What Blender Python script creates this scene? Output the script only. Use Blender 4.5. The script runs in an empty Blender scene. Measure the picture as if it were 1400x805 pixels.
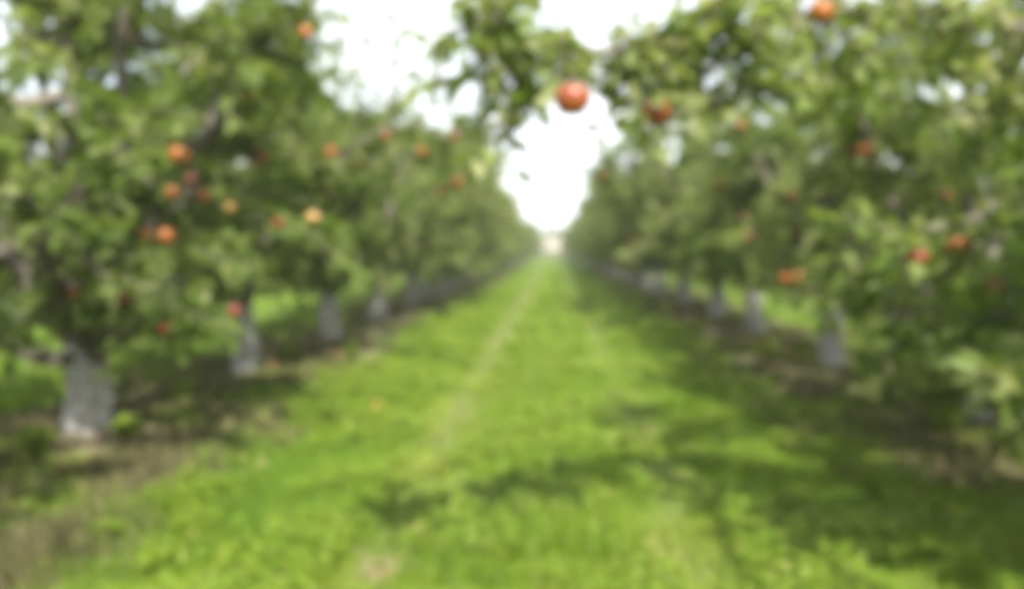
import bpy, math, random
import numpy as np
from mathutils import Vector, Matrix
from mathutils.bvhtree import BVHTree

sc = bpy.context.scene
COL = sc.collection
PI = math.pi

# ------------------------------------------------------------------ camera
CAM_H = 1.45
FPX = 1050.0                       # focal length in photo pixels (1400 wide)
YAW = math.atan(55 / FPX)          # rows vanish right of the centre
PITCH = math.atan(64 / FPX)
cam_d = bpy.data.cameras.new('camera')
cam = bpy.data.objects.new('camera', cam_d)
COL.objects.link(cam)
cam.location = (0, 0, CAM_H)
cam.rotation_euler = (PI / 2 - PITCH, 0, YAW)
cam_d.sensor_width = 36
cam_d.lens = 36 * FPX / 1400
cam_d.clip_start = 0.05
cam_d.clip_end = 3000
cam_d.dof.use_dof = True           # the photograph is focused far too near
cam_d.dof.focus_distance = 0.30
cam_d.dof.aperture_fstop = 4.6
sc.camera = cam

# ------------------------------------------------------------------ sky and sun
SUN_EL, SUN_AZ = math.radians(46), math.atan2(0.36, -0.93)     # from behind, a little right; azimuth from +Y towards +X
world = bpy.data.worlds.new('World'); sc.world = world
world.use_nodes = True
nt = world.node_tree; nt.nodes.clear()
def wn(t): return nt.nodes.new(t)
out = wn('ShaderNodeOutputWorld'); bg = wn('ShaderNodeBackground')
sky = wn('ShaderNodeTexSky'); sky.sky_type = 'NISHITA'; sky.sun_disc = False
sky.sun_elevation = SUN_EL; sky.sun_rotation = SUN_AZ
sky.air_density = 1.0; sky.dust_density = 2.0
tc = wn('ShaderNodeTexCoord'); nz = wn('ShaderNodeTexNoise')
nz.inputs['Scale'].default_value = 5.0; nz.inputs['Detail'].default_value = 6
rp = wn('ShaderNodeValToRGB')
rp.color_ramp.elements[0].position = .30; rp.color_ramp.elements[0].color = (.5,)*3 + (1,)
rp.color_ramp.elements[1].position = .62; rp.color_ramp.elements[1].color = (1,)*3 + (1,)
mx = wn('ShaderNodeMixRGB'); mx.inputs[2].default_value = (6.7, 6.9, 7.1, 1)
nt.links.new(tc.outputs['Generated'], nz.inputs['Vector'])
nt.links.new(nz.outputs['Fac'], rp.inputs['Fac'])
nt.links.new(rp.outputs['Color'], mx.inputs[0])
nt.links.new(sky.outputs['Color'], mx.inputs[1])
nt.links.new(mx.outputs['Color'], bg.inputs['Color'])
bg.inputs['Strength'].default_value = 0.12
nt.links.new(bg.outputs['Background'], out.inputs['Surface'])

sun_d = bpy.data.lights.new('sun', 'SUN'); sun = bpy.data.objects.new('sun', sun_d); COL.objects.link(sun)
sun_d.energy = 5.0; sun_d.angle = math.radians(0.6); sun_d.color = (1, .95, .86)
to_sun = Vector((math.sin(SUN_AZ) * math.cos(SUN_EL), math.cos(SUN_AZ) * math.cos(SUN_EL), math.sin(SUN_EL)))
sun.rotation_euler = to_sun.to_track_quat('Z', 'Y').to_euler()
sun.location = (3, -10, 14)

vs = sc.view_settings
vs.view_transform = 'Standard'; vs.look = 'None'; vs.gamma = 1; vs.use_curve_mapping = False
vs.exposure = 1.17
sc.cycles.use_denoising = True
sc.cycles.max_bounces = 6; sc.cycles.transmission_bounces = 4; sc.cycles.diffuse_bounces = 4
sc.cycles.pixel_filter_type = 'BLACKMAN_HARRIS'; sc.cycles.filter_width = 6.0

CAM_M = Matrix.Translation(cam.location) @ cam.rotation_euler.to_matrix().to_4x4()
def ray(px, py):
    d = CAM_M.to_3x3() @ Vector(((px - 700) / FPX, -(py - 402.5) / FPX, -1))
    return d / d.y                               # unit depth along the rows
def pix(px, py, depth):
    return Vector(cam.location) + ray(px, py) * depth
def ground_at(px, py):
    d = ray(px, py)
    return Vector(cam.location) + d * (-CAM_H / d.z)

# ------------------------------------------------------------------ materials
def mat(name):
    m = bpy.data.materials.new(name); m.use_nodes = True
    m.node_tree.nodes.clear()
    return m, m.node_tree
def N(t, k, **kw):
    n = t.nodes.new(k)
    for a, b in kw.items():
        if a in n.inputs: n.inputs[a].default_value = b
        else: setattr(n, a, b)
    return n
def ramp(t, stops):
    r = t.nodes.new('ShaderNodeValToRGB'); e = r.color_ramp.elements
    while len(e) < len(stops): e.new(.5)
    for x, (p, c) in zip(e, stops): x.position = p; x.color = (*c, 1)
    return r

def leaf_material(name, stops, trans=.35, rough=.42, spec=.5):
    m, t = mat(name); L = t.links
    a = N(t, 'ShaderNodeAttribute', attribute_name='tint')
    r = ramp(t, stops)
    L.new(a.outputs['Fac'], r.inputs['Fac'])
    p = N(t, 'ShaderNodeBsdfPrincipled', Roughness=rough)
    p.inputs['Specular IOR Level'].default_value = spec
    L.new(r.outputs['Color'], p.inputs['Base Color'])
    hs = N(t, 'ShaderNodeHueSaturation', Hue=.485, Saturation=1.15, Value=1.35)
    L.new(r.outputs['Color'], hs.inputs['Color'])
    tr = N(t, 'ShaderNodeBsdfTranslucent')
    L.new(hs.outputs['Color'], tr.inputs['Color'])
    mi = N(t, 'ShaderNodeMixShader'); mi.inputs[0].default_value = trans
    L.new(p.outputs[0], mi.inputs[1]); L.new(tr.outputs[0], mi.inputs[2])
    o = N(t, 'ShaderNodeOutputMaterial'); L.new(mi.outputs[0], o.inputs['Surface'])
    return m
M_LEAF = leaf_material('apple_leaf', [(0, (.056, .108, .016)), (.4, (.125, .19, .032)), (.75, (.21, .26, .075)), (1, (.33, .345, .17))], .5, .5, .32)
M_GRASS = leaf_material('grass_blades', [(0, (.06, .14, .010)), (.4, (.135, .23, .016)), (.75, (.215, .285, .03)), (1, (.33, .32, .11))], .35, .5, .3)
M_DRY = leaf_material('dry_weed_blades', [(0, (.055, .075, .025)), (.5, (.125, .115, .05)), (1, (.28, .23, .13))], .2, .7, .2)
M_LITTER = leaf_material('fallen_leaves', [(0, (.10, .06, .03)), (.5, (.21, .13, .06)), (1, (.36, .26, .14))], .1, .8, .2)

def bark_material():
    m, t = mat('bark_with_whitewash'); L = t.links
    tc = N(t, 'ShaderNodeTexCoord'); se = N(t, 'ShaderNodeSeparateXYZ')
    L.new(tc.outputs['Object'], se.inputs[0])
    n1 = N(t, 'ShaderNodeTexNoise', Scale=9.0, Detail=6.0)
    mp = N(t, 'ShaderNodeMapping'); mp.inputs['Scale'].default_value = (1, 1, .25)
    L.new(tc.outputs['Object'], mp.inputs[0]); L.new(mp.outputs[0], n1.inputs['Vector'])
    bark = ramp(t, [(.3, (.045, .036, .028)), (.55, (.13, .105, .08)), (.75, (.22, .19, .15))])
    L.new(n1.outputs['Fac'], bark.inputs['Fac'])
    n2 = N(t, 'ShaderNodeTexNoise', Scale=14.0, Detail=5.0, Roughness=.7)
    L.new(tc.outputs['Object'], n2.inputs['Vector'])
    wash = ramp(t, [(.34, (.20, .18, .155)), (.50, (.33, .32, .30)), (.74, (.52, .515, .50))])
    L.new(n2.outputs['Fac'], wash.inputs['Fac'])
    # painted up to about 0.6 m, the edge ragged
    ad = N(t, 'ShaderNodeMath', operation='MULTIPLY_ADD'); ad.inputs[1].default_value = .28; ad.inputs[2].default_value = -.14
    n3 = N(t, 'ShaderNodeTexNoise', Scale=6.0, Detail=3.0); L.new(tc.outputs['Object'], n3.inputs['Vector'])
    L.new(n3.outputs['Fac'], ad.inputs[0])
    su = N(t, 'ShaderNodeMath', operation='ADD'); L.new(se.outputs['Z'], su.inputs[0]); L.new(ad.outputs[0], su.inputs[1])
    mr = N(t, 'ShaderNodeMapRange'); mr.inputs['From Min'].default_value = .70; mr.inputs['From Max'].default_value = .78
    mr.inputs['To Min'].default_value = 1; mr.inputs['To Max'].default_value = 0
    L.new(su.outputs[0], mr.inputs[0])
    mx = N(t, 'ShaderNodeMixRGB'); L.new(mr.outputs[0], mx.inputs[0]); L.new(bark.outputs[0], mx.inputs[1]); L.new(wash.outputs[0], mx.inputs[2])
    p = N(t, 'ShaderNodeBsdfPrincipled', Roughness=.85); L.new(mx.outputs[0], p.inputs['Base Color'])
    b = N(t, 'ShaderNodeBump', Strength=.7, Distance=.03); L.new(n1.outputs['Fac'], b.inputs['Height']); L.new(b.outputs[0], p.inputs['Normal'])
    o = N(t, 'ShaderNodeOutputMaterial'); L.new(p.outputs[0], o.inputs['Surface'])
    return m
M_BARK = bark_material()

def twig_material():
    m, t = mat('branch_bark'); L = t.links
    tc = N(t, 'ShaderNodeTexCoord'); n = N(t, 'ShaderNodeTexNoise', Scale=11.0, Detail=5.0)
    L.new(tc.outputs['Object'], n.inputs['Vector'])
    r = ramp(t, [(.3, (.06, .05, .037)), (.55, (.15, .13, .10)), (.75, (.26, .24, .19))])
    L.new(n.outputs['Fac'], r.inputs['Fac'])
    p = N(t, 'ShaderNodeBsdfPrincipled', Roughness=.85); L.new(r.outputs[0], p.inputs['Base Color'])
    b = N(t, 'ShaderNodeBump', Strength=.5, Distance=.02); L.new(n.outputs['Fac'], b.inputs['Height']); L.new(b.outputs[0], p.inputs['Normal'])
    o = N(t, 'ShaderNodeOutputMaterial'); L.new(p.outputs[0], o.inputs['Surface'])
    return m
M_TWIG = twig_material()

def apple_material(name, a, b, c):
    m, t = mat(name); L = t.links
    tc = N(t, 'ShaderNodeTexCoord'); mp = N(t, 'ShaderNodeMapping'); mp.inputs['Scale'].default_value = (1, 1, .3)
    L.new(tc.outputs['Object'], mp.inputs[0])
    n = N(t, 'ShaderNodeTexNoise', Scale=26.0, Detail=4.0); L.new(mp.outputs[0], n.inputs['Vector'])
    n2 = N(t, 'ShaderNodeTexNoise', Scale=12.0, Detail=2.0); L.new(tc.outputs['Object'], n2.inputs['Vector'])
    av = N(t, 'ShaderNodeMixRGB'); av.inputs[0].default_value = .55
    L.new(n.outputs['Fac'], av.inputs[1]); L.new(n2.outputs['Fac'], av.inputs[2])
    r = ramp(t, [(.36, a), (.52, b), (.68, c)]); L.new(av.outputs[0], r.inputs['Fac'])
    p = N(t, 'ShaderNodeBsdfPrincipled', Roughness=.32); L.new(r.outputs[0], p.inputs['Base Color'])
    o = N(t, 'ShaderNodeOutputMaterial'); L.new(p.outputs[0], o.inputs['Surface'])
    return m
M_APPLE = apple_material('orange_red_apple_skin', (.21, .036, .010), (.33, .105, .017), (.40, .19, .034))
M_APPLE_RED_SHADED = apple_material('deep_red_shaded_apple_skin', (.11, .017, .010), (.18, .034, .013), (.25, .07, .02))  # darker red skin; among the leaves its colour stands in for shade
M_APPLE_PALE = apple_material('yellow_blushed_apple_skin', (.48, .20, .06), (.48, .30, .10), (.46, .36, .14))

def plain(name, col, rough=.8):
    m, t = mat(name); L = t.links
    tc = N(t, 'ShaderNodeTexCoord'); n = N(t, 'ShaderNodeTexNoise', Scale=3.0, Detail=5.0); L.new(tc.outputs['Object'], n.inputs['Vector'])
    r = ramp(t, [(.3, tuple(x * .75 for x in col)), (.7, col)]); L.new(n.outputs['Fac'], r.inputs['Fac'])
    p = N(t, 'ShaderNodeBsdfPrincipled', Roughness=rough); L.new(r.outputs[0], p.inputs['Base Color'])
    o = N(t, 'ShaderNodeOutputMaterial'); L.new(p.outputs[0], o.inputs['Surface'])
    return m

ROW_L, ROW_R, PERIOD = -3.45, 3.36, 6.85
def ground_material():
    """mown grass lanes, bare soil strips under the tree rows, two worn wheel tracks in each lane"""
    m, t = mat('orchard_ground'); L = t.links
    g = N(t, 'ShaderNodeNewGeometry'); se = N(t, 'ShaderNodeSeparateXYZ'); L.new(g.outputs['Position'], se.inputs[0])
    def noise(s, d=4.0, sy=1.0):
        mp = N(t, 'ShaderNodeMapping'); mp.inputs['Scale'].default_value = (1, sy, 1); L.new(g.outputs['Position'], mp.inputs[0])
        n = N(t, 'ShaderNodeTexNoise', Scale=s, Detail=d); L.new(mp.outputs[0], n.inputs['Vector']); return n
    def math_(op, a, b=None, c=None):
        n = N(t, 'ShaderNodeMath', operation=op)
        for i, v in enumerate((a, b, c)):
            if v is None: continue
            if isinstance(v, (int, float)): n.inputs[i].default_value = v
            else: L.new(v, n.inputs[i])
        return n.outputs[0]
    wob = math_('MULTIPLY_ADD', noise(1.1, 4).outputs['Fac'], 1.0, -.5)
    # distance from the middle of the lane, repeated from lane to lane
    xs = math_('ADD', se.outputs['X'], PERIOD * 40 + PERIOD / 2 + .045)
    u = math_('ABSOLUTE', math_('SUBTRACT', math_('MODULO', xs, PERIOD), PERIOD / 2))
    uw = math_('MULTIPLY_ADD', wob, 1.1, u)
    def smooth(x, a, b):
        n = N(t, 'ShaderNodeMapRange', interpolation_type='SMOOTHSTEP')
        n.inputs['From Min'].default_value = a; n.inputs['From Max'].default_value = b
        L.new(x, n.inputs[0]); return n.outputs[0]
    soil_f = smooth(uw, 2.15, 2.6)
    tr = math_('ABSOLUTE', math_('SUBTRACT', math_('MULTIPLY_ADD', wob, .25, u), .77))
    track = math_('MULTIPLY', math_('SUBTRACT', 1.0, smooth(tr, .03, .40)), smooth(noise(.9, 4, .35).outputs['Fac'], .20, .45))
    track = math_('MULTIPLY', track, math_('MULTIPLY_ADD', math_('LESS_THAN', se.outputs['X'], 0.0), .3, .7))
    g0 = ground_at(530, 778)
    dd = math_('SQRT', math_('ADD', math_('POWER', math_('SUBTRACT', se.outputs['X'], g0.x), 2.0), math_('POWER', math_('SUBTRACT', se.outputs['Y'], g0.y), 2.0)))
    bare = math_('SUBTRACT', 1.0, smooth(math_('MULTIPLY_ADD', wob, .12, dd), .08, .26))
    gr = ramp(t, [(.25, (.045, .11, .012)), (.5, (.085, .16, .018)), (.75, (.14, .20, .03))])
    L.new(noise(2.3, 6).outputs['Fac'], gr.inputs['Fac'])
    so = ramp(t, [(.3, (.09, .075, .052)), (.5, (.18, .148, .105)), (.72, (.36, .30, .22))])
    L.new(noise(2.6, 7).outputs['Fac'], so.inputs['Fac'])
    weed = ramp(t, [(0, (.06, .08, .022)), (1, (.10, .13, .03))])
    L.new(noise(7, 4).outputs['Fac'], weed.inputs['Fac'])
    sm = N(t, 'ShaderNodeMixRGB'); L.new(smooth(noise(.8, 5).outputs['Fac'], .40, .60), sm.inputs[0]); L.new(so.outputs[0], sm.inputs[1]); L.new(weed.outputs[0], sm.inputs[2])
    worn = ramp(t, [(.3, (.115, .15, .04)), (.65, (.165, .16, .075))])
    L.new(noise(5, 5).outputs['Fac'], worn.inputs['Fac'])
    m1 = N(t, 'ShaderNodeMixRGB'); L.new(track, m1.inputs[0]); L.new(gr.outputs[0], m1.inputs[1]); L.new(worn.outputs[0], m1.inputs[2])
    m2 = N(t, 'ShaderNodeMixRGB'); L.new(soil_f, m2.inputs[0]); L.new(m1.outputs[0], m2.inputs[1]); L.new(sm.outputs[0], m2.inputs[2])
    m3 = N(t, 'ShaderNodeMixRGB'); m3.inputs[2].default_value = (.21, .16, .10, 1); L.new(bare, m3.inputs[0]); L.new(m2.outputs[0], m3.inputs[1])
    p = N(t, 'ShaderNodeBsdfPrincipled', Roughness=.95); p.inputs['Specular IOR Level'].default_value = .15
    L.new(m3.outputs[0], p.inputs['Base Color'])
    b = N(t, 'ShaderNodeBump', Strength=.8, Distance=.05); L.new(noise(14, 6).outputs['Fac'], b.inputs['Height']); L.new(b.outputs[0], p.inputs['Normal'])
    o = N(t, 'ShaderNodeOutputMaterial'); L.new(p.outputs[0], o.inputs['Surface'])
    return m
M_GROUND = ground_material()

# ------------------------------------------------------------------ mesh helpers
def mesh_np(name, verts, faces, material, tint=None, smooth=False):
    """verts (n,3); faces: array (m,k) with one k for all"""
    verts = np.asarray(verts, np.float32); faces = np.asarray(faces, np.int32)
    me = bpy.data.meshes.new(name)
    k = faces.shape[1]
    me.vertices.add(len(verts)); me.vertices.foreach_set('co', verts.ravel())
    me.loops.add(faces.size); me.loops.foreach_set('vertex_index', faces.ravel())
    me.polygons.add(len(faces))
    me.polygons.foreach_set('loop_start', np.arange(0, faces.size, k, dtype=np.int32))
    me.polygons.foreach_set('loop_total', np.full(len(faces), k, np.int32))
    if smooth: me.polygons.foreach_set('use_smooth', np.ones(len(faces), bool))
    if tint is not None:
        a = me.attributes.new('tint', 'FLOAT', 'POINT'); a.data.foreach_set('value', np.asarray(tint, np.float32))
    me.update(calc_edges=True)
    me.materials.append(material)
    return me
def link(name, data, parent=None):
    o = bpy.data.objects.new(name, data); COL.objects.link(o)
    if parent is not None: o.parent = parent
    return o
def tag(o, label=None, cat=None, group=None, kind=None):
    for k, v in (('label', label), ('category', cat), ('group', group), ('kind', kind)):
        if v: o[k] = v
    return o
def unit(a):
    return a / np.maximum(np.linalg.norm(a, axis=-1, keepdims=True), 1e-9)

class Tubes:
    """tapered tubes gathered into one mesh of quads"""
    def __init__(self): self.v, self.f, self.n = [], [], 0
    def add(self, pts, rad, sides=6, wob=0, rng=None):
        pts = np.asarray(pts, float); rad = np.asarray(rad, float)
        tan = unit(np.gradient(pts, axis=0))
        ref = np.array([0, 0, 1.]) if abs(tan[0, 2]) < .8 else np.array([1., 0, 0])
        rings = []
        for p, t, r in zip(pts, tan, rad):
            s = unit(np.cross(t, ref)); b = np.cross(s, t); ref = -unit(np.cross(t, s)) if False else b
            a = np.arange(sides) * 2 * PI / sides
            rr = r * (1 + (rng.normal(0, wob, sides) if wob else 0))
            rings.append(p + np.outer(np.cos(a) * rr, s) + np.outer(np.sin(a) * rr, b))
        m = len(pts); i = np.arange(m - 1)[:, None] * sides; j = np.arange(sides)[None]; j2 = (j + 1) % sides
        f = np.stack([i + j, i + j2, i + sides + j2, i + sides + j], -1).reshape(-1, 4) + self.n
        self.v.append(np.concatenate(rings)); self.f.append(f); self.n += m * sides
        # end cap as a tiny closing cone
        tip = pts[-1] + tan[-1] * rad[-1] * .6
        self.v.append(tip[None]); k = self.n; self.n += 1
        base = k - sides
        self.f.append(np.array([[base + q, base + (q + 1) % sides, k, k] for q in range(sides)]))
    def mesh(self, name, material):
        v = np.concatenate(self.v); f = np.concatenate(self.f)
        quads = f[f[:, 2] != f[:, 3]]; tris = f[f[:, 2] == f[:, 3]][:, :3]
        me = bpy.data.meshes.new(name)
        me.from_pydata(v.tolist(), [], quads.tolist() + tris.tolist())
        me.polygons.foreach_set('use_smooth', np.ones(len(me.polygons), bool))
        me.update(); me.materials.append(material)
        return me

def bez(a, b, c, n):
    t = np.linspace(0, 1, n)[:, None]
    return (1 - t) ** 2 * np.asarray(a) + 2 * t * (1 - t) * np.asarray(b) + t ** 2 * np.asarray(c)
def spline(pts, n):
    """Catmull-Rom through the points"""
    P = np.asarray(pts, float); P = np.vstack([2 * P[0] - P[1], P, 2 * P[-1] - P[-2]])
    o = []
    for i in range(1, len(P) - 2):
        for t in np.linspace(0, 1, n, endpoint=False):
            p0, p1, p2, p3 = P[i - 1:i + 3]
            o.append(.5 * (2 * p1 + (p2 - p0) * t + (2 * p0 - 5 * p1 + 4 * p2 - p3) * t * t + (3 * p1 - p0 - 3 * p2 + p3) * t ** 3))
    o.append(P[-2]); return np.array(o)

def leaf_arrays(pos, d, up, length, tint, aspect=.52):
    """one ovate, folded, slightly recurved leaf per row: 7 verts, 6 triangles"""
    n = len(pos)
    d = unit(d); nn = unit(up - (up * d).sum(1, keepdims=True) * d); s = np.cross(d, nn)
    L = length[:, None]; W = L * aspect * .5
    V = np.empty((n, 7, 3))
    V[:, 0] = pos
    V[:, 1] = pos + d * L * .30 + s * W * .92 + nn * L * .06
    V[:, 2] = pos + d * L * .68 + s * W * .78 + nn * L * .03
    V[:, 3] = pos + d * L - nn * L * .14
    V[:, 4] = pos + d * L * .68 - s * W * .78 + nn * L * .03
    V[:, 5] = pos + d * L * .30 - s * W * .92 + nn * L * .06
    V[:, 6] = pos + d * L * .52 - nn * L * .04
    q = np.array([[0, 5, 6], [5, 4, 6], [4, 3, 6], [3, 2, 6], [2, 1, 6], [1, 0, 6]])
    F = (q[None] + np.arange(n)[:, None, None] * 7).reshape(-1, 3)
    return V.reshape(-1, 3), F, np.repeat(tint, 7)

class Leaves:
    def __init__(self): self.p, self.d, self.u, self.l, self.t = [], [], [], [], []
    def twig(self, pts, n, rng, size=(.06, .105), out=None, tint=.4):
        """n leaves along the polyline pts, crowded to its tip"""
        pts = np.asarray(pts); m = len(pts) - 1
        t = rng.random(n) ** .8 * m; i = np.minimum(t.astype(int), m - 1); f = (t - i)[:, None]
        p = pts[i] * (1 - f) + pts[i + 1] * f
        ax = unit(pts[i + 1] - pts[i])
        r = unit(rng.normal(0, 1, (n, 3)))
        side = unit(r - (r * ax).sum(1, keepdims=True) * ax)
        d = side * .85 + ax * .6 + np.array([0, 0, -.22])
        u = rng.normal(0, .75, (n, 3)) + np.array([0, 0, .9])
        if out is not None: u = u + unit(out) * .35
        self.p.append(p + side * .012); self.d.append(d); self.u.append(u)
        self.l.append(rng.uniform(*size, n)); self.t.append(np.clip(tint + rng.normal(0, .17, n), 0, 1))
    def arrays(self):
        return leaf_arrays(*(np.concatenate(x) for x in (self.p, self.d, self.u, self.l, self.t)))

# ------------------------------------------------------------------ ground
def build_ground():
    # one sheet to the horizon, finer and gently uneven near the camera
    xs = np.unique(np.concatenate([np.linspace(-9, 9, 121), np.linspace(-60, 60, 61), [-1500, -500, -150, 150, 500, 1500]]))
    ys = np.unique(np.concatenate([np.linspace(-4, 22, 175), np.linspace(22, 150, 90), [-1500, -300, -60, -15, 200, 400, 800, 1600]]))
    X, Y = np.meshgrid(xs, ys)
    Z = height(X, Y)
    nx, ny = len(xs), len(ys)
    i, j = np.meshgrid(np.arange(nx - 1), np.arange(ny - 1))
    a = (j * nx + i).ravel()
    F = np.stack([a, a + 1, a + nx + 1, a + nx], 1)
    me = mesh_np('ground', np.stack([X, Y, Z], -1).reshape(-1, 3), F, M_GROUND, smooth=True)
    tag(link('ground', me), 'orchard ground with mown grass lanes and bare soil under the trees', 'ground', kind='structure')
def height(X, Y):
    """small bumps; wheel tracks pressed in, soil strips a little raised"""
    b = .018 * np.sin(X * 2.3 + 1.1 * np.sin(Y * .9)) * np.sin(Y * 1.7 + .6 * np.sin(X * 1.3)) + .012 * np.sin(X * 5.1 + Y * 3.3) * np.sin(Y * 4.1 - X * 2.2)
    u = np.abs(np.mod(X + PERIOD / 2 + .045 + PERIOD * 400, PERIOD) - PERIOD / 2)
    b = b - .03 * np.exp(-((u - .77) / .16) ** 2) + .05 * np.clip((u - 2.1) / .8, 0, 1)
    fade = np.clip(1 - (np.hypot(X, Y) - 20) / 30, 0, 1)
    return b * fade
build_ground()

# ------------------------------------------------------------------ apple trees
VARIANTS = []
def tree_variant(seed, H=3.6, R=1.8, zmin=.82, trunk_r=.14, n_clusters=104, per=7, leaves_per=28, shoots=5, fork=.72):
    rng = np.random.default_rng(seed)
    lean = rng.normal(0, .05, 2)
    z = np.array([-.12, 0, .12, .3, .48, fork]); k = np.clip(z / fork, 0, 1)
    path = np.stack([lean[0] * k + .02 * np.sin(k * 5), lean[1] * k, z], 1)
    tr = Tubes(); tr.add(path, trunk_r * np.array([1.18, 1.10, 1.02, .97, .93, .93]), 12, .05, rng)
    top = path[-1]
    nl = 5; az0 = rng.random() * 2 * PI
    limbs, tubes = [], []
    for q in range(nl + 1):
        lead = q == nl
        a = az0 + q * 2 * PI / nl + rng.normal(0, .18)
        r1 = (rng.uniform(.5, .75) * R) if not lead else rng.uniform(.0, .3)
        z1 = rng.uniform(.66, .9) * H if not lead else H * .93
        end = np.array([math.cos(a) * r1, math.sin(a) * r1, z1])
        mid = np.array([math.cos(a) * r1 * .62, math.sin(a) * r1 * .62, fork + (z1 - fork) * .36])
        pts = bez(top - np.array([0, 0, .08]), mid, end, 9)
        pts[1:-1] += rng.normal(0, .03, (7, 3))
        rad = np.linspace(trunk_r * .58, .016, 9)
        t = Tubes(); t.add(pts, rad, 8, .04, rng)
        limbs.append(pts); tubes.append(t)
    nodes = np.concatenate([l[2:] for l in limbs]); owner = np.repeat(np.arange(nl + 1), 7)
    lv = Leaves()
    c = []
    zc = zmin + (H - zmin) * .38
    while len(c) < n_clusters:
        p = rng.uniform([-R, -R, zmin], [R, R, H])
        e = (p[2] - zc) / ((H - zc) if p[2] > zc else (zc - zmin) * 1.35)
        rr = math.hypot(p[0], p[1]) / R
        lump = 1 + .16 * math.sin(3 * math.atan2(p[1], p[0]) + seed) + .10 * math.sin(5 * p[2] + seed * 2)
        q = (e * e + rr * rr) / lump
        if q > 1 or q < .16 and rng.random() < .7: continue
        if c and np.min(np.linalg.norm(np.array(c) - p, axis=1)) < .235: continue
        c.append(p)
    for p in c:
        dist = np.linalg.norm(nodes - p, axis=1) + np.maximum(nodes[:, 2] - p[2] - .4, 0) * .6
        i = int(np.argmin(dist)); n0 = nodes[i]
        outw = unit(np.array([p[0], p[1], .4 * (p[2] - zc)]))
        midp = (n0 + p) / 2 + np.array([0, 0, .12]) + rng.normal(0, .05, 3)
        br = bez(n0, midp, p, 6)
        L = np.linalg.norm(p - n0)
        tubes[owner[i]].add(br, np.linspace(min(.02, .008 + .012 * L), .006, 6), 5)
        tint = (.62 if seed < 17 else .49) + rng.normal(0, .11)
        if L > .3: lv.twig(br[2:], int(leaves_per * .8), rng, out=outw, tint=tint)
        for _ in range(per):
            d = unit(outw * .55 + rng.normal(0, .75, 3)); ln = rng.uniform(.18, .42)
            b = br[rng.integers(3, 6)]
            tw = bez(b, b + d * ln * .55 + np.array([0, 0, .04]), b + d * ln + np.array([0, 0, -.05]), 4)
            tubes[owner[i]].add(tw, np.linspace(.005, .0025, 4), 3)
            lv.twig(tw, int(leaves_per * rng.uniform(.7, 1.3)), rng, out=outw, tint=tint + rng.normal(0, .06))
    for _ in range(shoots):                        # upright water shoots
        i = rng.integers(0, nl + 1); b = limbs[i][rng.integers(6, 9)]
        ln = rng.uniform(.5, 1.0)
        tw = bez(b, b + np.array([0, 0, ln * .5]) + rng.normal(0, .05, 3), b + np.array([rng.normal(0, .12), rng.normal(0, .12), ln]), 6)
        tubes[i].add(tw, np.linspace(.009, .003, 6), 4)
        lv.twig(tw, int(34 * ln), rng, tint=.5)
    V, F, T = lv.arrays()
    whole = Tubes()
    for t in [tr] + tubes:
        whole.v += t.v; whole.f += [f + whole.n for f in t.f]; whole.n += t.n
    return dict(trunk=tr.mesh('trunk', M_BARK), limbs=[t.mesh('limb', M_TWIG) for t in tubes],
                whole=whole.mesh('trunk_and_limbs', M_BARK), crown=mesh_np('crown', V, F, M_LEAF, T),
                bvh=BVHTree.FromPolygons(V.tolist(), F.tolist()), top=top)
for s, kw in ((11, {}), (12, dict(R=1.75, H=3.55)), (13, dict(H=3.7)), (14, dict(R=1.85)), (15, dict(H=3.5, zmin=.60)),
              (16, dict(R=1.7, H=3.8)), (17, dict(trunk_r=.158, zmin=.62, H=3.75, R=1.85, n_clusters=112, fork=.60)), (18, dict(zmin=.55, n_clusters=110)), (19, dict(zmin=1.2, R=1.75, fork=.88))):
    VARIANTS.append(tree_variant(s, **kw))

TREES = []                                        # (object, variant, matrix) of every tree near enough to carry apples
def apple_tree(x, y, variant, label, group, rot=0, scale=1.0, detail=True, sz=None):
    v = VARIANTS[variant]
    e = link('apple_tree', None)
    e.location = (x, y, float(height(np.array(x), np.array(y))) - .01); e.rotation_euler.z = rot
    e.scale = (scale, scale, sz or scale)
    tag(e, label, 'tree', group)
    if detail:
        link('trunk', v['trunk'], e)
        for l in v['limbs']: link('limb', l, e)
    else:
        link('trunk', v['whole'], e)
    link('crown', v['crown'], e)
    TREES.append((e, v, Matrix.LocRotScale(e.location, e.rotation_euler, e.scale)))
    return e

rnd = random.Random(5)
G_S = 'apple trees of the row shading the lane'
G_O = 'apple trees of the row across the lane from the shade'
SHADY, SUNNY = 'the row that shades the lane', 'the row opposite the shaded verge'
ORD = ['first', 'second', 'third', 'fourth', 'fifth', 'sixth', 'seventh', 'eighth']
left_y = [2.6, 5.65, 8.4, 11.8, 14.9]
right_y = [3.0, 6.2, 9.35, 12.7, 15.8]
while left_y[-1] < 116: left_y.append(left_y[-1] + 3.15 + rnd.uniform(-.2, .2))
while right_y[-1] < 116: right_y.append(right_y[-1] + 3.2 + rnd.uniform(-.2, .2))
left_spec = {0: (5, 1.2, .76), 1: (6, .6, 1.1), 2: (8, 0.5, 1.0), 3: (1, 2.0, 1.06), 4: (2, .3, 1.18)}
right_spec = {0: (7, 0, 1.12), 1: (3, 2.4, .95), 2: (8, 2.2, .95), 3: (2, 3.0, 1.0), 4: (0, 0, 1.2), 5: (5, 4.0, 1.2)}
left_lab = {0: 'apple tree with a thick bare grey-brown branch reaching out, next to the thickest white trunk',
            1: 'big apple tree with the thickest white forked trunk and a cluster of orange apples',
            2: 'apple tree with flared white trunk and red apples on a spray overhanging the lane',
            3: 'rounded apple tree, slim white trunk, second along from the thickest trunk'}
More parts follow.
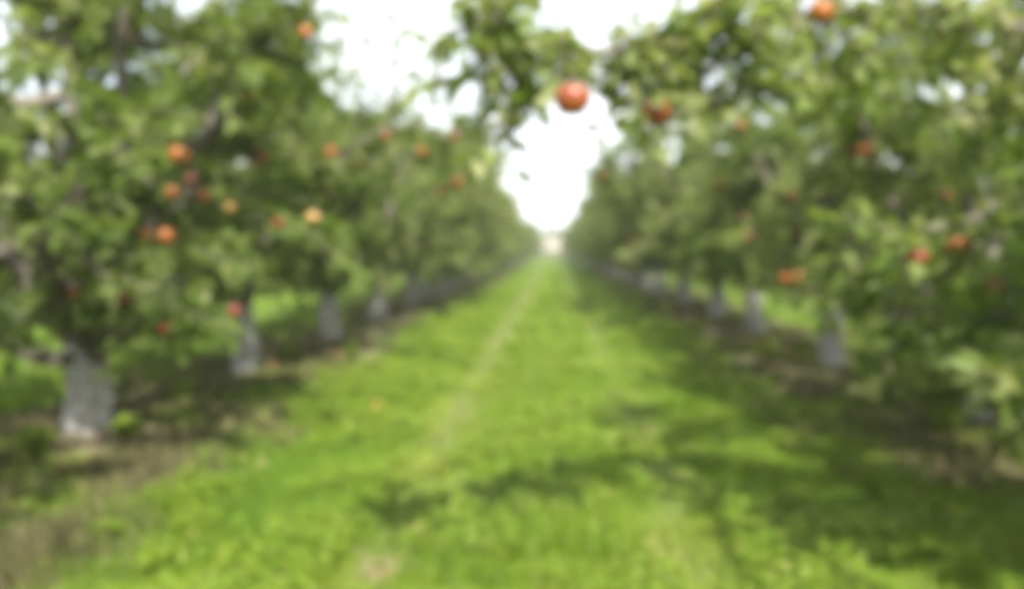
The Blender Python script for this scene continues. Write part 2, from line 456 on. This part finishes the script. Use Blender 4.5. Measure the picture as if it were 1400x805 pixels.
right_lab = {0: 'apple tree whose long branch arches over the lane holding one hanging apple',
             1: 'apple tree with trunk hidden by low bright leaves, beside the arching branch tree',
             2: 'apple tree with straight whitish trunk in full view beside the shaded verge',
             3: 'apple tree with two apples low under its crown, in the row shading the lane',
             4: 'tall apple tree leaning a pink-orange apple spray into the sky gap'}
LT, RT = [], []
for side, ys, spec, lab, acc, grp, xr in (('l', left_y, left_spec, left_lab, LT, G_O, ROW_L), ('r', right_y, right_spec, right_lab, RT, G_S, ROW_R)):
    for i, y in enumerate(ys):
        va, ro, scl = spec.get(i, (rnd.randrange(0, 6), rnd.uniform(0, 6.28), rnd.uniform(.98, 1.32) if y < 45 else rnd.uniform(.85, 1.25)))
        where = SUNNY if side == 'l' else SHADY
        if i in lab: l = lab[i]
        elif i - (side == 'l') < 8: l = ORD[i - (side == 'l')] + ' apple tree counting from the ' + ('thickest white trunk in ' if side == 'l' else 'arching branch tree in ') + where
        else: l = 'far apple tree with small pale trunk in ' + where
        acc.append(apple_tree(xr + ((-.12 if (side, i) == ('l', 1) else 0) if i < 5 else rnd.uniform(-.12, .12) + (-.15 if side == 'r' else .05)), y, va, l, grp, ro, scl, detail=y < 30))
# the next rows beyond, seen under and between the crowns
for sgn, x0 in ((-1, ROW_L - PERIOD), (1, ROW_R + PERIOD)):
    y = 5.0
    while y < 60:
        apple_tree(x0 + rnd.uniform(-.15, .15), y, rnd.randrange(0, 6), 'apple tree of the outer row glimpsed beyond ' + (SUNNY if sgn < 0 else SHADY),
                   'apple trees in the outer rows', rnd.uniform(0, 6.28), rnd.uniform(.92, 1.08), detail=False)
        y += 3.15 + rnd.uniform(-.2, .2)

# ---- limbs and sprays of single trees, at their own places
def spray(tree, name, path, rads, clusters, seed, leaf=(.055, .09), n_leaf=30, spread=.13, tint=.45):
    """a branch along path with side twigs to leaf clusters; world coordinates, given to the tree as parts"""
    rng = np.random.default_rng(seed)
    inv = Matrix.LocRotScale(tree.location, tree.rotation_euler, tree.scale).inverted()
    P = spline([tuple(p) for p in path], 6)
    T = Tubes(); T.add(P, np.interp(np.linspace(0, 1, len(P)), np.linspace(0, 1, len(rads)), rads), 8, .05, rng)
    lv = Leaves()
    for c in clusters:
        c = np.array(c); i = int(np.argmin(np.linalg.norm(P - c, axis=1)))
        br = bez(P[i], (P[i] + c) / 2 + np.array([0, 0, .08]), c, 5)
        T.add(br, np.linspace(.008, .004, 5), 5)
        tt = tint + rng.normal(0, .08)
        lv.twig(br[2:], int(n_leaf * .4), rng, leaf, tint=tt)
        for _ in range(5):
            d = unit(rng.normal(0, 1, 3) + np.array([0, 0, -.3])); ln = rng.uniform(.7, 1.3) * spread
            tw = bez(c, c + d * ln * .5 + np.array([0, 0, .02]), c + d * ln, 4)
            T.add(tw, np.linspace(.004, .002, 4), 3)
            lv.twig(tw, max(3, int(n_leaf / 5)), rng, leaf, tint=tt)
    def loc(me):
        me.transform(inv); me.update(); return me
    o = link(name, loc(T.mesh(name, M_TWIG)), tree)
    if clusters:
        V, F, t = lv.arrays()
        link('leaves', loc(mesh_np('leaves', V, F, M_LEAF, t)), o)
        TREES.append((tree, dict(bvh=BVHTree.FromPolygons(V.tolist(), F.tolist())), Matrix.Identity(4)))
    return o
R0, R1, R4, L0, L1, L2 = RT[0], RT[1], RT[4], LT[0], LT[1], LT[2]
arch_px = [(690, 30), (655, 105), (700, 112), (718, 150), (668, 60), (705, 70), (690, 165), (650, 30), (680, 0), (768, 60), (790, 88), (855, 60), (880, 105), (860, 140), (845, 110),
           (920, 70), (900, 45), (930, 100), (950, 50), (1000, 30), (1040, 50), (1080, 20), (1000, 85), (1020, 110), (1150, 45), (1130, 90), (1190, 25), (1250, 30), (1330, 40), (1380, 110),
           (1300, 20), (1175, 70), (1390, 40), (1370, 160), (1320, 110), (1340, 150), (890, 160), (905, 130), (1060, 95), (970, 15), (1100, 60), (1050, 10), (1130, 5), (1220, 5), (1360, 5), (1160, 120), (1300, 60),
           (1080, 70), (945, 140), (880, 70), (1120, 120), (1040, 130)]
arch_pts = []
ar = np.random.default_rng(3)
for (a, b) in arch_px: arch_pts.append(pix(a, b, 2.35 + max(0, a - 750) / 650 * .7 + ar.uniform(-.12, .25)))
spray(R0, 'arching_limb', [(3.36, 3.0, .62), (3.05, 2.95, 1.35), (2.35, 2.95, 2.0), pix(1330, 25, 3.15), pix(1150, 18, 3.0), pix(1000, 40, 2.8), pix(880, 66, 2.55), pix(790, 72, 2.45), pix(700, 88, 2.4), pix(672, 60, 2.38)],
      [.085, .065, .045, .03, .024, .018, .014, .011, .008, .006], arch_pts, 21, n_leaf=34, spread=.15, tint=.66)
spray(L2, 'overhanging_limb', [(ROW_L, 8.4, .8), (-3.0, 8.5, 1.6), (-2.2, 8.3, 2.5), (-1.5, 8.2, 2.75), (-1.0, 8.1, 2.5)], [.07, .05, .03, .018, .008],
      [pix(*q, 8.1 + d) for q, d in (((600, 195), .1), ((640, 205), 0), ((655, 235), -.1), ((622, 240), .1), ((580, 215), .3), ((562, 180), .4), ((530, 175), .3), ((640, 170), 0), ((600, 240), .3), ((668, 215), -.1))],
      22, leaf=(.06, .1), n_leaf=60, spread=.26)
y4 = right_y[4]
spray(R4, 'overhanging_limb', [(ROW_R, y4, .7), (2.9, y4, 1.9), (2.2, y4 - .1, 2.9), (1.6, y4 - .2, 3.2), (1.1, y4 - .2, 2.95)], [.07, .05, .03, .018, .008],
      [pix(*q, y4 - .2) for q in ((832, 222), (842, 258), (822, 245), (866, 225), (858, 250), (880, 240), (850, 210), (812, 232), (818, 252), (836, 278), (852, 292), (825, 215), (870, 270))], 23, leaf=(.06, .1), n_leaf=150, spread=.4)
spray(L0, 'bare_limb', [(ROW_L, 2.6, .62), (-3.3, 2.85, 1.5), pix(-190, 190, 3.2), pix(-60, 152, 3.4), pix(30, 146, 3.5), pix(85, 130, 3.55)], [.09, .075, .06, .052, .045, .03], [], 24)
spray(L1, 'front_limb', [(ROW_L, 5.6, .62), pix(62, 345, 4.35), pix(88, 288, 3.85), pix(140, 232, 3.72), pix(205, 162, 3.85), pix(250, 100, 4.4)], [.06, .03, .022, .018, .012, .007],
      [pix(310, 50, 4.6), pix(260, 90, 4.55), pix(330, 30, 4.7), pix(235, 120, 4.1), pix(176, 195, 3.6), pix(100, 300, 3.8), pix(215, 150, 3.6), pix(135, 225, 3.62)], 25, n_leaf=40, spread=.2)
spray(L1, 'upper_limb', [(ROW_L, 5.65, .62), (-2.9, 5.6, 1.8), pix(320, 150, 5.3), pix(365, 60, 5.2), pix(395, -30, 5.2)], [.07, .05, .03, .02, .01],
      [pix(a, b, 5.2 + .1 * ((a + b) % 5 - 2)) for a, b in ((330, 20), (360, 50), (390, 20), (415, 70), (380, 90), (350, 110), (400, 130), (425, 110), (300, 10), (365, 0), (330, 70), (370, 150), (310, 120), (425, 20), (400, 50), (340, 40), (280, 40), (385, -30), (340, -30))],
      29, n_leaf=85, spread=.27, leaf=(.06, .1), tint=.5)
spray(L2, 'water_shoot', [(-2.6, 8.9, 2.3), (-2.2, 8.9, 2.9), pix(515, 130, 8.9), pix(522, 60, 8.9), pix(528, 5, 8.9)], [.018, .014, .01, .007, .004],
      [pix(a, b, 8.9) for a, b in ((515, 140), (522, 110), (520, 80), (480, 130), (535, 20), (500, 160), (545, 150), (470, 165))], 30, n_leaf=16, spread=.14)
for k, (a, b0, b1) in enumerate(((462, 30, 170), (492, 55, 170), (545, 40, 160), (590, 95, 150))):
    spray(L2, 'water_shoot', [(-2.7 + .3 * k, 8.7, 2.3), pix(a - 6, b1, 8.8), pix(a, (b0 + b1) / 2, 8.8), pix(a + 6, b0, 8.8)], [.016, .011, .007, .004],
          [pix(a + 8 * math.sin(q * 2.1 + k), b, 8.8) for q, b in enumerate(range(b0, b1, 22))], 80 + k, n_leaf=17, spread=.14)
spray(R0, 'low_limb', [(3.3, 3.05, .6), (3.0, 3.9, .95), pix(1420, 430, 4.6), pix(1330, 420, 4.9), pix(1220, 430, 5.1)], [.06, .045, .03, .02, .008],
      [pix(a, b, 4.9 + .1 * ((a + b) % 4 - 1)) for a, b in ((1205, 430), (1245, 450), (1280, 430), (1300, 470), (1260, 480), (1340, 440), (1380, 470), (1220, 480), (1385, 520), (1290, 520), (1250, 520), (1395, 430), (1320, 400), (1180, 400), (1360, 545), (1310, 545))],
      28, n_leaf=60, spread=.2, leaf=(.06, .1), tint=.6)
spray(L1, 'low_limb', [(ROW_L - .02, 5.64, .62), pix(60, 488, 5.5), pix(5, 468, 5.4), pix(-70, 425, 5.3)], [.07, .065, .055, .04], [], 26)
spray(L1, 'low_limb', [(ROW_L + .02, 5.62, .62), pix(150, 474, 5.5), pix(188, 445, 5.35), pix(250, 400, 5.3)], [.06, .055, .045, .025], [pix(a, b, 5.0 + .1 * ((a + b) % 4 - 1)) for a, b in ((270, 390), (60, 405), (110, 420), (170, 415), (215, 440), (250, 425), (30, 430), (300, 415), (140, 390), (80, 440), (10, 400))], 27, n_leaf=55, spread=.24)

# ------------------------------------------------------------------ grass, weeds, litter
BARE = ground_at(530, 778)
def lane_u(X): return np.abs(np.mod(X + PERIOD / 2 + .045 + PERIOD * 400, PERIOD) - PERIOD / 2)
def vnoise(X, Y, s, seed):
    """smooth value noise"""
    r = np.random.default_rng(seed).random((64, 64))
    x, y = X * s, Y * s; i, j = np.floor(x).astype(int), np.floor(y).astype(int)
    f, g = x - i, y - j; f = f * f * (3 - 2 * f); g = g * g * (3 - 2 * g)
    q = lambda a, b: r[a % 64, b % 64]
    return (q(i, j) * (1 - f) + q(i + 1, j) * f) * (1 - g) + (q(i, j + 1) * (1 - f) + q(i + 1, j + 1) * f) * g
def scatter(n, x0, x1, ya, yb, rng):
    t = rng.random(n); y = 1 / (1 / ya + t * (1 / yb - 1 / ya))          # density falls off as 1/y2
    return rng.uniform(x0, x1, n), y
def blades(X, Y, hgt, wid, tint, rng, bend=.5):
    n = len(X); a = rng.random(n) * 2 * PI
    s = np.stack([np.cos(a), np.sin(a), np.zeros(n)], 1) * wid[:, None] * .5
    f = np.stack([-np.sin(a), np.cos(a), np.zeros(n)], 1) * (hgt * rng.uniform(-bend, bend, n))[:, None]
    b = np.stack([X, Y, height(X, Y) - .006], 1); up = np.zeros((n, 3)); up[:, 2] = hgt
    V = np.empty((n, 5, 3)); V[:, 0] = b - s; V[:, 1] = b + s
    V[:, 2] = b + up * .62 + f * .4 + s * .8; V[:, 3] = b + up * .62 + f * .4 - s * .8; V[:, 4] = b + up * .95 + f * 1.1
    q = np.array([[0, 1, 2], [0, 2, 3], [3, 2, 4]])
    F = (q[None] + np.arange(n)[:, None, None] * 5).reshape(-1, 3)
    return V.reshape(-1, 3), F, np.repeat(tint, 5)

def build_grass(name, label, n, x0, x1, ya, yb, seed):
    rng = np.random.default_rng(seed)
    X, Y = scatter(n, x0, x1, ya, yb, rng)
    u = lane_u(X); wob = (vnoise(X, Y, 1.3, 1) - .5) * 1.0
    edge = u + wob
    track = np.exp(-(((u + wob * .25) - .77) / .27) ** 2) * np.clip((vnoise(X, Y * .35, .9, 7) - .15) * 2.0, .45, .85)
    track = track * np.where((X > 0) & (X < 3), .75, 1.0)
    bare = np.clip(1.6 - np.hypot(X - BARE.x, Y - BARE.y + wob * .1) / .15, 0, 1)
    strip = np.clip((edge - 2.15) / .5, 0, 1) * np.clip(.55 + 1.5 * (vnoise(X, Y, 1.0, 17) * .6 + vnoise(X, Y, 3.1, 18) * .4 - .30), .55, 1)
    keep = (rng.random(n) > strip) & (rng.random(n) > track * .60) & (rng.random(n) > bare * .75)
    X, Y, u, track = X[keep], Y[keep], u[keep], track[keep]; n = len(X)
    clump = vnoise(X, Y, 2.6, 2) * .6 + vnoise(X, Y, 6.5, 3) * .4
    k = np.clip(Y / 4.5, 1, 9)
    h = (.035 + .10 * clump ** 1.5) * rng.uniform(.7, 1.3, n) * (1 - .7 * track)
    tint = np.clip(.16 + .62 * (vnoise(X, Y, 1.4, 4) * .55 + vnoise(X, Y, 4.2, 5) * .45) + .24 * track + rng.normal(0, .12, n), 0, 1)
    V, F, T = blades(X, Y, h, .0085 * k * rng.uniform(.7, 1.3, n), tint, rng, 1.1)
    tag(link(name, mesh_np(name, V, F, M_GRASS, T)), label, 'grass', kind='stuff')
build_grass('grass', 'short bright green grass of the mown lane between the rows', 250000, -4.2, 4.2, 2.4, 75, 31)
build_grass('grass', 'bright grass glimpsed beyond the trees of the outer lanes', 60000, -11.5, -4.2, 3.5, 60, 32)
build_grass('grass', 'green grass in the lane behind the shading row', 40000, 4.2, 11.5, 3.5, 60, 33)

def build_clover():
    rng = np.random.default_rng(41); n = 70000
    X, Y = scatter(n, -2.5, 2.5, 2.4, 30, rng)
    d = vnoise(X, Y, 1.9, 11) * .6 + vnoise(X, Y, 5, 12) * .4
    u = lane_u(X)
    keep = (d > .5) & (np.abs(u - .77) > .14) & (u < 2.25); X, Y = X[keep], Y[keep]; n = len(X)
    z = height(X, Y) + rng.uniform(.03, .10, n)
    a = rng.random(n) * 2 * PI
    V, F, T = leaf_arrays(np.stack([X, Y, z], 1), np.stack([np.cos(a), np.sin(a), rng.normal(.15, .25, n)], 1),
                          rng.normal(0, .3, (n, 3)) + np.array([0, 0, 1.]), rng.uniform(.018, .045, n) * np.clip(Y / 5, 1, 3), np.clip(rng.normal(.55, .18, n), 0, 1), .8)
    tag(link('clover', mesh_np('clover', V, F, M_GRASS, T)), 'patches of broad-leaved clover and weeds in the lane grass', 'weeds', kind='stuff')
build_clover()

def build_verge():
    rng = np.random.default_rng(51)
    parts = []
    for x0, x1 in ((-5.2, -1.7), (1.7, 5.2)):
        X, Y = scatter(60000, x0, x1, 2.4, 60, rng)
        d = vnoise(X, Y, 1.2, 14) * .6 + vnoise(X, Y, 3.7, 15) * .4
        keep = (lane_u(X) > 1.8) & (d + rng.normal(0, .06, len(X)) > .43); parts.append((X[keep], Y[keep], d[keep]))
    X, Y, d = (np.concatenate(q) for q in zip(*parts)); n = len(X)
    V, F, T = blades(X, Y, (.05 + .22 * (d - .45)) * rng.uniform(.6, 1.5, n), .009 * np.clip(Y / 4.5, 1, 8), np.clip(rng.normal(.42, .25, n), 0, 1), rng, 1.2)
    tag(link('dry_weeds', mesh_np('dry_weeds', V, F, M_DRY, T)), 'dull dry weeds growing in the soil strips under the trees', 'weeds', kind='stuff')
    X = np.concatenate([rng.uniform(-4.8, -1.9, 4500), rng.uniform(1.9, 4.8, 4500), rng.uniform(-1.9, 1.9, 500)])
    Y = 1 / (1 / 2.4 + rng.random(len(X)) * (1 / 35 - 1 / 2.4)); n = len(X)
    a = rng.random(n) * 2 * PI
    V, F, T = leaf_arrays(np.stack([X, Y, height(X, Y) + .012], 1), np.stack([np.cos(a), np.sin(a), rng.normal(.05, .2, n)], 1),
                          rng.normal(0, .35, (n, 3)) + np.array([0, 0, 1.]), rng.uniform(.04, .08, n), rng.random(n), .5)
    tag(link('fallen_leaves', mesh_np('fallen_leaves', V, F, M_LITTER, T)), 'brown fallen leaves scattered over the soil strips', 'leaves', kind='stuff')
build_verge()

# low green weeds by the shaded verge and around trunks
def weed_plant(x, y, h, label, group, seed):
    rng = np.random.default_rng(seed); z0 = float(height(np.array(x), np.array(y)))
    T = Tubes(); lv = Leaves()
    for _ in range(7):
        d = np.array([rng.normal(0, .35), rng.normal(0, .35), 1.]); e = unit(d) * h * rng.uniform(.6, 1.1)
        tw = bez((0, 0, -.02), e * .5 + np.array([0, 0, .04]), e, 5)
        T.add(tw, np.linspace(.005, .002, 5), 4); lv.twig(tw, 22, rng, (.04, .085), tint=.55)
    e = link('weed_plant', None); e.location = (x, y, z0); tag(e, label, 'weed', group)
    link('stem', T.mesh('stem', M_TWIG), e); V, F, t = lv.arrays(); link('leaves', mesh_np('leaves', V, F, M_GRASS, t), e)
for i, (px, py, h) in enumerate(((1215, 560, .3), (1290, 600, .35), (1350, 560, .4), (1185, 530, .3), (1390, 640, .35), (1260, 555, .35))):
    g = ground_at(px, py); weed_plant(g.x, g.y, h, 'leafy green weed at the edge of the shaded soil strip', 'weeds along the shaded soil strip', 60 + i)
for i, (px, py, h) in enumerate(((175, 610, .2), (45, 640, .25), (480, 500, .25), (250, 560, .18), (395, 505, .25))):
    g = ground_at(px, py); weed_plant(g.x, g.y, h, 'leafy green weed on the soil strip by the thickest white trunk', 'weeds along the sunlit soil strip', 70 + i)

# ------------------------------------------------------------------ apples
def apple_mesh(name, material, seed):
    rng = np.random.default_rng(seed); S, K = 20, 13
    V = []
    for i in range(K):
        th = PI * i / (K - 1)
        r = math.sin(th) ** .85 * (1 + .10 * math.cos(th)) if 0 < i < K - 1 else .0
        z = .92 * math.cos(th) - .34 * math.exp(-(th / .33) ** 2) + .20 * math.exp(-((PI - th) / .30) ** 2)
        for j in range(S):
            a = 2 * PI * j / S
            w = 1 + .025 * math.cos(5 * a + seed) * (th / PI) + .02 * math.cos(a + seed)
            V.append((math.cos(a) * r * w * .5, math.sin(a) * r * w * .5, z * .5))
    F = [[i * S + j, (i + 1) * S + j, (i + 1) * S + (j + 1) % S, i * S + (j + 1) % S] for i in range(K - 1) for j in range(S)]
    return mesh_np(name, V, F, material, smooth=True)
M_APPLE_HERO = apple_material('red_rimmed_apple_skin', (.14, .018, .012), (.24, .05, .016), (.36, .15, .03))
A_MESH = {'h': [apple_mesh('apple', M_APPLE_HERO, 8)], 'o': [apple_mesh('apple', M_APPLE, s) for s in (1, 2, 3)], 'r': [apple_mesh('apple', M_APPLE_RED_SHADED, s) for s in (4, 5)], 'p': [apple_mesh('apple', M_APPLE_PALE, 6)]}
_t = Tubes(); _t.add(bez((0, 0, .22), (.03, 0, .5), (.10, .02, .78), 6), np.linspace(.035, .05, 6), 6)
STEM = _t.mesh('stem', M_TWIG)
arnd = random.Random(9)
def first_hit(px, py, near=True):
    o = Vector(cam.location); d = ray(px, py).normalized(); best = None
    for e, v, m in TREES:
        if m.translation.y > 40 or (e is R0 and not near): continue
        mi = m.inverted(); lo = mi @ o; ld = (mi.to_3x3() @ d); s = ld.length
        h = v['bvh'].ray_cast(lo, ld / s)
        if h[0] is not None and (best is None or h[3] / s < best): best = h[3] / s
    return best, o, d
def apple(loc, dia, kind, label, group=None, tilt=.3):
    o = link('apple', arnd.choice(A_MESH[kind])); o.location = loc; o.scale = (dia,) * 3
    o.rotation_euler = (arnd.uniform(-tilt, tilt), arnd.uniform(-tilt, tilt), arnd.uniform(0, 6.28))
    tag(o, label, 'apple', group); link('stem', STEM, o); return o
apple(pix(782, 137, 2.1), .096, 'h', 'single orange-red apple hanging over the lane against the white sky', tilt=.1)
GC, GL, GS, GO = 'apples clustered on the thick-trunked tree', 'apples scattered in the row across the lane', 'apples in the row shading the lane', 'apples on the overhanging spray'
T1 = 'orange-red apple in the cluster hanging on the thickest-trunked tree'
T2 = 'apple half hidden among leaves of the row opposite the shaded verge'
T3 = 'apple half hidden among leaves of the row that shades the lane'
T4 = 'orange apple on the leafy spray overhanging the lane'
APPLES = [(245, 213, .118, 'o', T1, GC), (262, 245, .085, 'r', T1, GC), (236, 263, .09, 'o', T1, GC), (280, 268, .12, 'o', T1, GC), (228, 322, .118, 'o', T1, GC), (200, 320, .08, 'o', T1, GC),
          (316, 283, .085, 'p', 'pale yellow-blushed apple beside the orange cluster on the thickest-trunked tree', None),
          (356, 215, .11, 'r', 'deep red apple alone among leaves between the orange cluster and next tree', None),
          (452, 208, .11, 'o', T2, GL), (450, 262, .085, 'r', T2, GL), (428, 297, .085, 'p', T2, GL), (172, 50, .08, 'o', T2, GL), (418, 45, .085, 'o', T2, GL), (332, 133, .08, 'r', T2, GL), (380, 305, .08, 'r', T2, GL),
          (493, 222, .085, 'r', T2, GL), (528, 187, .105, 'o', T2, GL), (170, 408, .08, 'r', T2, GL), (105, 400, .085, 'r', T2, GL), (220, 450, .08, 'r', T2, GL), (320, 425, .08, 'r', T2, GL),
          (577, 208, .105, 'o', T4, GO), (620, 187, .11, 'o', T4, GO), (650, 230, .11, 'o', T4, GO), (605, 263, .11, 'o', T4, GO), (625, 250, .11, 'o', T4, GO),
          (898, 155, .09, 'r', 'dark red apple under the arching branch close to the single hanging apple', None),
          (932, 113, .08, 'r', T3, GS), (953, 170, .08, 'r', T3, GS), (1012, 172, .105, 'o', T3, GS), (1122, 18, .09, 'o', 'orange apple high on the arching branch against the sky', None), (1097, 123, .07, 'r', T3, GS),
          (1165, 207, .09, 'r', T3, GS), (1182, 206, .105, 'o', T3, GS), (985, 252, .105, 'o', T3, GS), (1083, 268, .10, 'o', T3, GS), (1018, 298, .09, 'r', T3, GS), (1024, 325, .09, 'r', T3, GS), (1090, 318, .085, 'r', T3, GS),
          (1073, 380, .10, 'o', T3, GS), (1090, 378, .09, 'o', T3, GS), (1308, 335, .08, 'o', 'bright orange-red apple low above the leaves hiding a trunk', None), (1255, 352, .072, 'r', T3, GS), (1295, 268, .072, 'r', T3, GS),
          (825, 240, .11, 'o', 'pink-orange apple on the spray beside the far sky gap', None), (865, 330, .09, 'r', T3, GS), (1360, 390, .07, 'r', T3, GS)]
for px, py, dia, kind, lab, grp in APPLES:
    hs = []
    for ax in (-14, -7, 0, 7, 14):
        for ay in (-14, -7, 0, 7, 14):
            h, o, d = first_hit(px + ax, py + ay, px > 1200 or px in (898, 1122))
            if h is not None and (h > 3.9 or px > 1200 or px in (898, 1122)): hs.append(h)
    d = ray(px, py).normalized()
    h = sorted(hs)[len(hs) // 4] if hs else (3.0 if px > 880 else 8.0)      # hangs at the outside of the crown
    apple(o + d * (h + (.03 if px > 1200 else -dia * .1 if kind == 'r' else -dia * .6)), dia, kind, lab, grp)
GF = 'fallen apples'
for px, py, kind in ((515, 560, 'o'), (403, 527, 'r'), (372, 510, 'r'), (1075, 488, 'r'), (462, 492, 'r'), (1048, 480, 'r')):
    g = ground_at(px, py); z = float(height(np.array(g.x), np.array(g.y)))
    apple((g.x, g.y, z + .045), .085, kind, 'orange apple fallen on the mown grass' if px == 515 else 'fallen red apple lying on the weedy soil strip', None if px == 515 else GF, tilt=1.2)

# ------------------------------------------------------------------ the far end of the lane: a low pale shed
def box(name, a, b, m, parent):
    x0, y0, z0 = a; x1, y1, z1 = b
    V = [(x, y, z) for z in (z0, z1) for y in (y0, y1) for x in (x0, x1)]
    F = [(0, 2, 3, 1), (4, 5, 7, 6), (0, 1, 5, 4), (2, 6, 7, 3), (0, 4, 6, 2), (1, 3, 7, 5)]
    return link(name, mesh_np(name, V, F, m), parent)
shed = link('shed', None); shed.location = (0, 126, 0); tag(shed, 'low pale shed standing at the far end of the lane', 'shed')
M_WALL, M_ROOF, M_DOOR, M_PANE = plain('pale_render', (.36, .33, .27)), plain('weathered_roof', (.30, .27, .22)), plain('grey_wood', (.25, .22, .18)), plain('dark_pane', (.03, .035, .04), .15)
box('wall', (-4, 0, 0), (4, 4, 2.5), M_WALL, shed)
V = [(-4.3, -.3, 2.5), (4.3, -.3, 2.5), (4.3, 4.3, 2.5), (-4.3, 4.3, 2.5), (-4.3, 2, 3.3), (4.3, 2, 3.3)]
me = bpy.data.meshes.new('roof'); me.from_pydata(V, [], [(0, 1, 5, 4), (2, 3, 4, 5), (0, 4, 3), (1, 2, 5), (0, 3, 2, 1)]); me.materials.append(M_ROOF); link('roof', me, shed)
dr = box('door', (1.4, -.04, 0), (2.4, -.003, 2.0), M_DOOR, shed); box('handle', (1.5, -.09, 1.0), (1.54, -.043, 1.12), M_PANE, dr)
w = box('window', (-2.6, -.05, 1.0), (-1.4, -.003, 1.9), M_DOOR, shed); box('pane', (-2.5, -.06, 1.1), (-1.5, -.053, 1.8), M_PANE, w)
for x in (-6, 5.5, .3):
    apple_tree(x, 134 + x * .3, rnd.randrange(0, 6), 'broad tree rising behind the low pale shed', 'trees behind the shed', rnd.uniform(0, 6), 1.5, detail=False)

# ------------------------------------------------------------------ thin summer haze between the rows
def haze():
    m, t = mat('thin_haze')
    v = N(t, 'ShaderNodeVolumePrincipled', Density=.0013)
    v.inputs['Color'].default_value = (.93, .95, .95, 1)
    o = N(t, 'ShaderNodeOutputMaterial'); t.links.new(v.outputs[0], o.inputs['Volume'])
    h = box('haze', (-1600, -1600, -1.2), (1600, 1700, 7.5), m, None)
    tag(h, 'thin pale haze between the tree rows', 'haze', kind='stuff')
haze()
